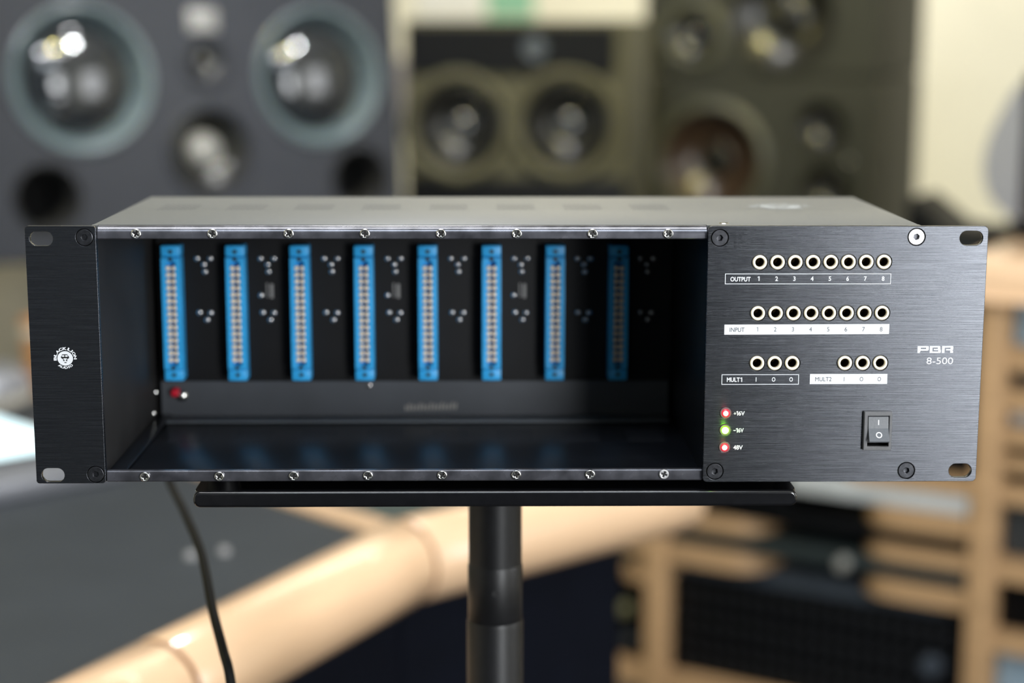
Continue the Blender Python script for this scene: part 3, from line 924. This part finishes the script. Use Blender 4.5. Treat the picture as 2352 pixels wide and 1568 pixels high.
# right: two stacked charcoal cabinets
RX, RY, RZ = 0.467, 2.079, 1.198
ra = R(-25)
LH = 0.30
hr = [(-0.087, LH - 0.147, 0.094), (0.108, LH - 0.082, 0.046), (0.119, LH - 0.189, 0.047)]
r1 = cabinet('lower_speaker', 'charcoal speaker under another, with a large brown-coned woofer and two small drivers', (RX, RY, RZ - LH), (0, 0, ra), -0.212, 0.195, 0.0, LH - 0.001, 0.40, M['cab_grey'], hr)
driver(r1, 'woofer', -0.087, LH - 0.147, 0.106, 0.088, M['rim_grey'], M['brown_cone'], M['cone'], 0.030, depth=0.040, y0=-0.005, bulge=0.006, cap_h=0.004)
driver(r1, 'midrange', 0.108, LH - 0.082, 0.050, 0.040, M['cab_grey'], M['cone'], M['cone'], 0.014, depth=0.018, y0=-0.004, bulge=0.004, cap_h=0.003)
driver(r1, 'midrange', 0.119, LH - 0.189, 0.052, 0.040, M['cab_grey'], M['cone'], M['cone'], 0.014, depth=0.018, y0=-0.004, bulge=0.004, cap_h=0.004)
ob('power_light', LT([(0.005, -0.004), (0.0045, -0.0065), (0, -0.0075)], 14, 'y', (0.158, 0, LH - 0.140)), M['steel'], r1)
hu = [(-0.122, 0.069, 0.046), (0.036, 0.100, 0.088), (0.036, 0.312, 0.088)]
r2 = cabinet('upper_speaker', 'charcoal speaker stacked on another one, with a big dome and small tweeter', (RX, RY, RZ), (0, 0, ra), -0.212, 0.195, 0.001, 0.42, 0.40, M['cab_grey'], hu)
driver(r2, 'tweeter', -0.122, 0.069, 0.060, 0.042, M['rim_grey'], M['cone'], M['gloss'], 0.016, depth=0.016, y0=-0.004, bulge=0.006, cap_h=0.010)
driver(r2, 'woofer', 0.036, 0.100, 0.097, 0.086, M['cab_grey'], M['cone'], M['cone'], 0.040, depth=0.026, y0=-0.005, bulge=0.005, cap_h=0.012)
driver(r2, 'woofer', 0.036, 0.312, 0.100, 0.084, M['cab_grey'], M['cone'], M['gloss'], 0.046, depth=0.024, y0=-0.0041, bulge=0.008, cap_h=0.02)


def pedestal(label, x, y, h, rz, w=0.24, d=0.22, back=0.16, tilt=0.0):
    px, py = x - math.sin(rz) * back, y + math.cos(rz) * back
    t = thing('speaker_stand', label, 'stand', (px, py, 0), (0, 0, rz))
    ob('top_plate', B(-w / 2, w / 2, -d / 2, d / 2, -0.012, 0, 0.003), M['stand'], t, (0, 0, h), (tilt, 0, 0))
    ob('column', LT([(0.0, 0.02), (0.045, 0.02), (0.045, h - 0.014), (0, h - 0.014)], 32, 'z'), M['stand'], t)
    ob('base_plate', B(-w / 2 - 0.03, w / 2 + 0.03, -d / 2 - 0.03, d / 2 + 0.03, 0, 0.02, 0.003), M['stand'], t)
    return t


pedestal('black stand under the wide slate-black speaker', -0.402, 1.635, 1.204 - LZ - 0.0155, R(31.5), tilt=R(-5))
pedestal('black stand under the olive-grey twin-woofer speaker', 0.038, 1.871, 1.126 - MZ, R(-8))
pedestal('black stand under the stacked charcoal speakers', RX, RY, RZ - LH, ra)

# ------------------------------------------------------------------ console desk
DZ = 0.80
desk = thing('console_desk', 'curved console desk with charcoal panels and a thick rounded pale wood armrest', 'desk', (-0.2, 0.9, 0))
off = Vector((0.2, -0.9, 0))
RB = 0.040                                    # armrest radius
path = [Vector((-0.472, -0.053, 0.78)), Vector((-0.2537, 0.3567, 0.78)), Vector((-0.085, 0.674, 0.78)), Vector((0.200, 0.914, 0.78))]


def perp(a, b):
    d = (b - a).normalized()
    return Vector((-d.y, d.x, 0))


# mitred armrest pieces, a hairline groove between them
nrm = [perp(path[i], path[i + 1]) for i in range(3)]
mit = [nrm[0], nrm[0], (nrm[1] + nrm[2]).normalized(), nrm[2]]
mit[2] = mit[2] / mit[2].dot(nrm[1])
for i in range(3):
    bm = bmesh.new()
    d = (path[i + 1] - path[i]).normalized()
    rows = []
    L = (path[i + 1] - path[i]).length
    stations = [0.0, 0.0014, 0.005, L * 0.25, L * 0.5, L * 0.75, L - 0.005, L - 0.0014, L]
    scl = [0.86, 0.955, 1, 1, 1, 1, 1, 0.955, 0.86]
    for s_, k_ in zip(stations, scl):
        t = s_ / L
        mv = mit[i] * (1 - t) + mit[i + 1] * t
        if i == 1 and t < 0.4:
            mv = nrm[1]
        c0 = path[i].lerp(path[i + 1], t)
        ring = []
        for q in range(28):
            a = 2 * PI * q / 28
            ring.append(bm.verts.new(c0 + off + mv * (math.cos(a) * RB * k_) + Vector((0, 0, math.sin(a) * RB * k_))))
        rows.append(ring)
    for a_, b_ in zip(rows, rows[1:]):
        for q in range(28):
            bm.faces.new((a_[q], a_[(q + 1) % 28], b_[(q + 1) % 28], b_[q]))
    bm.faces.new(rows[0])
    bm.faces.new(rows[-1])
    ob('armrest_segment', bm, M['oak'], desk)


for i in (1, 2):                              # dark joint strips where the armrest pieces meet
    d = ((path[i + 1] - path[i]).normalized() + (path[i] - path[i - 1]).normalized()).normalized()
    bm = bmesh.new()
    rows = []
    for t in (-0.0026, 0.0026):
        rows.append([bm.verts.new(path[i] + off + d * t + mit[i] * (math.cos(2 * PI * q / 28) * RB * 0.985) + Vector((0, 0, math.sin(2 * PI * q / 28) * RB * 0.985))) for q in range(28)])
    for q in range(28):
        bm.faces.new((rows[0][q], rows[0][(q + 1) % 28], rows[1][(q + 1) % 28], rows[1][q]))
    bm.faces.new(rows[0])
    bm.faces.new(rows[1])
    ob('joint_strip', bm, M['joint'], desk)


def prism(pts, z0, z1):
    bm = bmesh.new()
    a = [bm.verts.new((x, y, z0)) for x, y in pts]
    b = [bm.verts.new((x, y, z1)) for x, y in pts]
    n = len(pts)
    for i in range(n):
        bm.faces.new((a[i], a[(i + 1) % n], b[(i + 1) % n], b[i]))
    bm.faces.new(a)
    bm.faces.new(b)
    return bm


def dp(x, y):
    return (x + 0.2, y - 0.9)


# work surface panels either side of a wooden divider strip
c1 = (-0.085, 0.674)
ob('desk_panel', prism([dp(-0.485, -0.04), dp(-0.103, 0.676), dp(-0.215, 0.800), dp(-0.46, 1.075), dp(-0.66, 1.46), dp(-0.90, 1.46), dp(-1.15, 0.40)], 0.770, DZ), M['desk'], desk)
ob('desk_panel', prism([dp(-0.074, 0.702), dp(0.180, 0.916), dp(0.02, 1.22), dp(-0.36, 1.20), dp(-0.435, 1.095), dp(-0.187, 0.818)], 0.770, DZ - 0.001), M['desk_green'], desk)
ob('divider_strip', prism([dp(-0.103, 0.676), dp(-0.074, 0.702), dp(-0.187, 0.818), dp(-0.435, 1.095), dp(-0.46, 1.075), dp(-0.215, 0.800)], 0.765, DZ + 0.004), M['oak'], desk)
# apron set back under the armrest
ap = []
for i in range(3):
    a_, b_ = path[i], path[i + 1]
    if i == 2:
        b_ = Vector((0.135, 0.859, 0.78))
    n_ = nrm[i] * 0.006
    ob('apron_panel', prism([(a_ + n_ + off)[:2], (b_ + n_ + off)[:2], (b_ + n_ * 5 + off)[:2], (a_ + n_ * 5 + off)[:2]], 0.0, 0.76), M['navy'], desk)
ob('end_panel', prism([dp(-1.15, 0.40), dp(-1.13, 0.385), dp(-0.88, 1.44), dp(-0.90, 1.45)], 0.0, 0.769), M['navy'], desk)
for (x, y) in ((-0.274, 0.624), (-0.246, 0.637)):
    k_ = ob('push_button', LT([(0, 0.0), (0.0055, 0.0), (0.0052, 0.004), (0.0042, 0.0055), (0, 0.006)], 20, 'z'), M['knob_light'])
    k_.location = (x, y, DZ)
    tag(k_, 'small silver knob on the charcoal desk panel, %s the black cable' % ('left of' if x < -0.26 else 'right of'), 'knob', 'silver knobs on the desk panel')

cp = thing('storage_cup', 'small orange cup on the desk behind the chassis mounting ear', 'cup', (-0.580, 1.345, DZ))
ob('cup_body', LT([(0, 0), (0.026, 0), (0.032, 0.10), (0.030, 0.10), (0.024, 0.004), (0, 0.004)], 28, 'z'), M['orange'], cp)
ob('cup_band', LT([(0.0313, 0.080), (0.0322, 0.080), (0.0326, 0.092), (0.0318, 0.092)], 28, 'z'), M['greycase'], cp)
gb = thing('headphone_case', 'rounded grey case on the desk behind the glowing screen', 'case', (-0.655, 1.265, DZ))
ob('case_body', LT([(0, 0), (0.06, 0.0), (0.075, 0.012), (0.075, 0.022), (0, 0.022)], 32, 'z'), M['greycase'], gb)
ob('case_lid', LT([(0.074, 0.0225), (0.074, 0.034), (0.058, 0.048), (0, 0.052)], 32, 'z'), M['bezel_grey'], gb)

# ------------------------------------------------------------------ lit flat screen lying on the desk at the left edge
tx = thing('touch_screen', 'flat grey-framed screen glowing pale blue-white on the desk beside the chassis', 'screen', (-0.60, 0.98, DZ), (0, 0, R(43)))
ob('screen_body', B(-0.20, 0.11, -0.200, 0.13, 0.0, 0.022, 0.004), M['bezel_grey'], tx)
ob('screen_glass', B(-0.19, 0.10, -0.112, 0.090, 0.0222, 0.0236, 0.0006), M['screen_lit'], tx)
ob('screen_edge', B(-0.19, 0.10, -0.132, -0.1125, 0.0222, 0.0236, 0.0006), M['gear_dark'], tx)

# ------------------------------------------------------------------ wooden studio rack at the right
kx, ky, kz = 0.233, 1.446, 0.466
ka = R(-31.5)
fr = thing('studio_rack', 'pale wooden studio rack with short rounded shelf stubs and a taller bay', 'rack furniture', (kx, ky, 0), (0, 0, ka))


def stub(u0, u1, v0, v1, end, parent=fr, d=0.30):
    """short shelf board with a rounded free end ('r' right, 'l' left)"""
    w = min(0.05, (u1 - u0) * 0.6)
    pts = []
    if end == 'r':
        pts = [(u0, 0.0)] + [(u1 - w + w * math.sin(R(a)), w - w * math.cos(R(a))) for a in range(0, 91, 15)] + [(u1, d), (u0, d)]
    elif end == 'l':
        pts = [(u1, d), (u0, d)] + [(u0 + w - w * math.sin(R(a)), w - w * math.cos(R(a))) for a in range(90, -1, -15)] + [(u1, 0.0)]
    else:
        pts = [(u0, 0), (u1, 0), (u1, d), (u0, d)]
    bm = prism(pts, kz + v0, kz + v1)
    return ob('shelf_board', bm, M['oak2'], parent)


ob('upright', B(-0.015, 0.015, -0.006, 0.38, 0.0, kz + 0.172, 0.002), M['oak2'], fr)
ob('upright', B(0.437, 0.470, -0.006, 0.38, 0.0, kz + 0.479, 0.002), M['oak2'], fr)
ob('upright', B(0.930, 0.960, -0.006, 0.38, 0.0, kz + 0.479, 0.002), M['oak2'], fr)
ob('upright', B(-0.25, -0.22, -0.006, 0.25, 0.0, kz + 0.172, 0.002), M['oak2'], fr)
for v0, v1 in ((0.128, 0.149), (0.074, 0.102)):
    stub(0.015, 0.157, v0, v1, 'r')
for v0, v1 in ((0.169, 0.198), (0.126, 0.147), (0.073, 0.099)):
    stub(0.288, 0.437, v0, v1, 'l')
stub(0.015, 0.437, -0.118, -0.089, '')
stub(-0.22, -0.015, -0.118, -0.089, '', d=0.24)
for v0, v1 in ((0.079, 0.094), (0.036, 0.051)):
    stub(-0.062, -0.015, v0, v1, 'l')
# tall bay
for v0, v1 in ((0.391, 0.420), (0.341, 0.368), (0.297, 0.318), (0.222, 0.246), (0.121, 0.149), (0.028, 0.053), (0.265, 0.281)):
    stub(0.470, 0.930, v0, v1, '')
ob('rack_top', extr([(-0.02, kz + 0.479), (0.40, kz + 0.479), (0.40, kz + 0.532)] + arc(0.018, kz + 0.504, 0.028, 90, 180, 6) + [(-0.012, kz + 0.484)], 0.42, 0.975), M['oak'], fr)
stub(0.25, 0.437, 0.2245, 0.249, 'l')
ob('back_board', B(-0.015, 0.930, 0.365, 0.379, 0.05, kz + 0.17), M['navy'], fr)

wc, ws = math.cos(ka), math.sin(ka)


def kw(u, d, z):
    return (kx + u * wc - d * ws, ky + u * ws + d * wc, z)


def gear(label, u0, u1, v0, v1, d0, mt, dep=0.25, group=None, knobs=(), holes=None, face=None):
    t = thing('rack_unit', label, 'rack unit', kw((u0 + u1) / 2, d0, kz + v0), (0, 0, ka), group)
    w, h = u1 - u0, v1 - v0
    ob('case', B(-w / 2, w / 2, 0.004, dep, 0.0, h, 0.001), mt, t)
    f = ob('faceplate', B(-w / 2, w / 2, 0.0, 0.0038, 0.0003, h - 0.0003, 0.0008), face or mt, t)
    for ku, kv, kr, km in knobs:
        ob('knob', LT([(kr, 0.0), (kr * 0.92, -0.012), (kr * 0.8, -0.014), (0, -0.014)], 20), km, t, (ku - (u0 + u1) / 2, 0, kv - v0))
    if holes:
        n, rws = holes
        hm_ = fin(LT([(0.0040, 0.0), (0.0040, -0.003), (0.0024, -0.0035), (0, -0.001)], 10))
        hm_.materials.append(M['socket'])
        for q in range(n):
            for r_ in range(rws):
                ob('socket', hm_, None, t, (-w / 2 + 0.022 + (w - 0.044) * q / (n - 1), 0, h * (r_ + 0.5) / rws))
    return t


gear('dark teal rack unit with a round silver knob, between the short shelf boards', 0.018, 0.434, 0.1025, 0.1255, 0.0035, M['gear_teal'], knobs=((0.272, 0.112, 0.0095, M['knob_grey']),), face=M['gear_teal'])
gear('slim black rack unit below the pale grey one, above the teal unit', 0.018, 0.434, 0.1495, 0.1685, 0.0035, M['gear_black'])
gear('black rack unit filling the slot beside the pale grey unit', 0.018, 0.186, 0.172, 0.225, 0.006, M['gear_black'])
gear('pale silver-grey rack unit on the top shelf board', 0.190, 0.434, 0.1985, 0.2235, 0.004, M['gear_grey'])
gear('black rack unit on the topmost short board beside the tall upright', 0.20, 0.4355, 0.2505, 0.304, 0.006, M['gear_black'])
gear('slate-blue rack unit low between the right-hand shelf boards', 0.018, 0.434, 0.0500, 0.0725, 0.035, M['gear_blue'])
for i, (v0, v1, nm) in enumerate(((0.0035, 0.0475, 'topmost'), (-0.0425, 0.0015, 'middle'), (-0.0885, -0.0445, 'lowest'))):
    gear('black patch panel with two rows of sockets, %s of the three in the open bay' % nm, 0.018, 0.434, v0, v1, 0.020, M['gear_black'], holes=(20, 2),
         group='black patch panels in the studio rack', knobs=((0.391, -0.012, 0.014, M['gear_blue']),) if i == 1 else ())
gear('black rack unit with a brass-toned knob in the bay beneath the desk', -0.215, -0.020, -0.088, 0.030, 0.030, M['gear_black'], dep=0.2, knobs=((-0.060, -0.016, 0.010, M['knob_brass']), (-0.052, -0.060, 0.010, M['gear_dark'])))
gear('black rack unit high in the bay beneath the desk', -0.215, -0.020, 0.096, 0.160, 0.030, M['gear_black'], dep=0.2)
for lab, v0, v1, mt_ in (('pale blue rack unit at the top of the tall bay', 0.421, 0.474, 'gear_sky'), ('dark grey rack unit second from top of the tall bay', 0.369, 0.390, 'gear_dark'),
                         ('silver-grey rack unit third from top of the tall bay', 0.319, 0.340, 'gear_grey'), ('black rack unit between close boards mid-way down the tall bay', 0.282, 0.296, 'gear_black'),
                         ('black rack unit just above the large dark grey unit in the tall bay', 0.247, 0.264, 'gear_black'), ('large dark grey rack unit low in the tall bay', 0.150, 0.221, 'gear_dark'),
                         ('large black rack unit under the dark grey one in the tall bay', 0.054, 0.120, 'gear_black'), ('pale blue rack unit at the bottom of the tall bay', -0.06, 0.027, 'gear_sky')):
    gear(lab, 0.474, 0.926, v0, v1, 0.025, M[mt_])
stub(0.470, 0.930, -0.09, -0.062, '')

# things on the tall bay: a silver monitor with a dark foot
TZ = kz + 0.532
mn = thing('computer_monitor', 'silver-backed computer monitor with a dark screen on the wooden rack top', 'monitor', (0.873, 1.445, TZ), (0, 0, R(30)))
ob('shell', extr([(0.020, 0.03)] + [(0.020 + 0.055 * math.sin(PI * (i / 10) ** 0.7), 0.03 + 0.18 * i / 10) for i in range(1, 10)] + [(0.014, 0.21), (0.010, 0.21), (0.010, 0.03)], -0.21, 0.20), M['silver_shell'], mn)
ob('screen', B(-0.209, 0.199, -0.004, 0.0098, 0.031, 0.222, 0.002), M['screen_off'], mn)
ob('neck', B(-0.19, 0.18, 0.022, 0.045, 0.012, 0.05, 0.003), M['screen_off'], mn)
ob('foot', B(-0.165, 0.20, -0.03, 0.06, 0.0, 0.012, 0.003), M['screen_off'], mn)
tw = thing('tower_device', 'black upright device with a sloping shoulder standing behind the chassis corner', 'device', kw(0.360, 0.165, kz + 0.3045), (0, 0, ka))
ob('case', plate([[(-0.055, 0.0), (0.052, 0.0), (0.052, 0.243), (-0.004, 0.246), (-0.036, 0.270), (-0.055, 0.284)]], -0.06, 0.07, 0.002), M['gear_black'], tw)
ob('front_grille', plate([rrect(-0.045, 0.042, 0.02, 0.225, 0.004)], -0.064, -0.0605, 0.001), M['gear_dark'], tw)

# ------------------------------------------------------------------ behind, against the walls
pn = ob('mauve_shade_panel', B(-0.40, 0.10, Y1 - 0.05, Y1, 1.025, 1.21, 0.006), M['lavender'])  # added sheet; the wall's mauve light and shade is put into its colour
tag(pn, 'grey-lavender sheet of painted shade on the back wall between the speakers', 'panel')
p1 = ob('paper_notice', B(-0.175, -0.005, Y1 - 0.003, Y1, 1.315, 1.55), M['paper'])
tag(p1, 'white paper sheet on the wall above the olive-grey speaker', 'paper')
p2 = ob('paper_notice', B(0.005, 0.125, Y1 - 0.003, Y1, 1.315, 1.47), M['green'])
tag(p2, 'pale green paper sheet on the wall above the olive-grey speaker', 'paper')
cab2 = thing('low_cabinet', 'grey low cabinet behind the desk under the wide slate-black speaker', 'cabinet', (-1.05, 2.15, 0))
ob('cabinet_body', B(-0.42, 0.32, -0.18, 0.18, 0.06, 1.02, 0.004), M['greycase'], cab2)
ob('plinth', B(-0.40, 0.30, -0.16, 0.16, 0.0, 0.06), M['gear_black'], cab2)
ob('cabinet_door', B(-0.41, -0.055, -0.195, -0.1805, 0.08, 1.00, 0.003), M['greycase'], cab2)
ob('cabinet_door', B(-0.045, 0.31, -0.195, -0.1805, 0.08, 1.00, 0.003), M['greycase'], cab2)
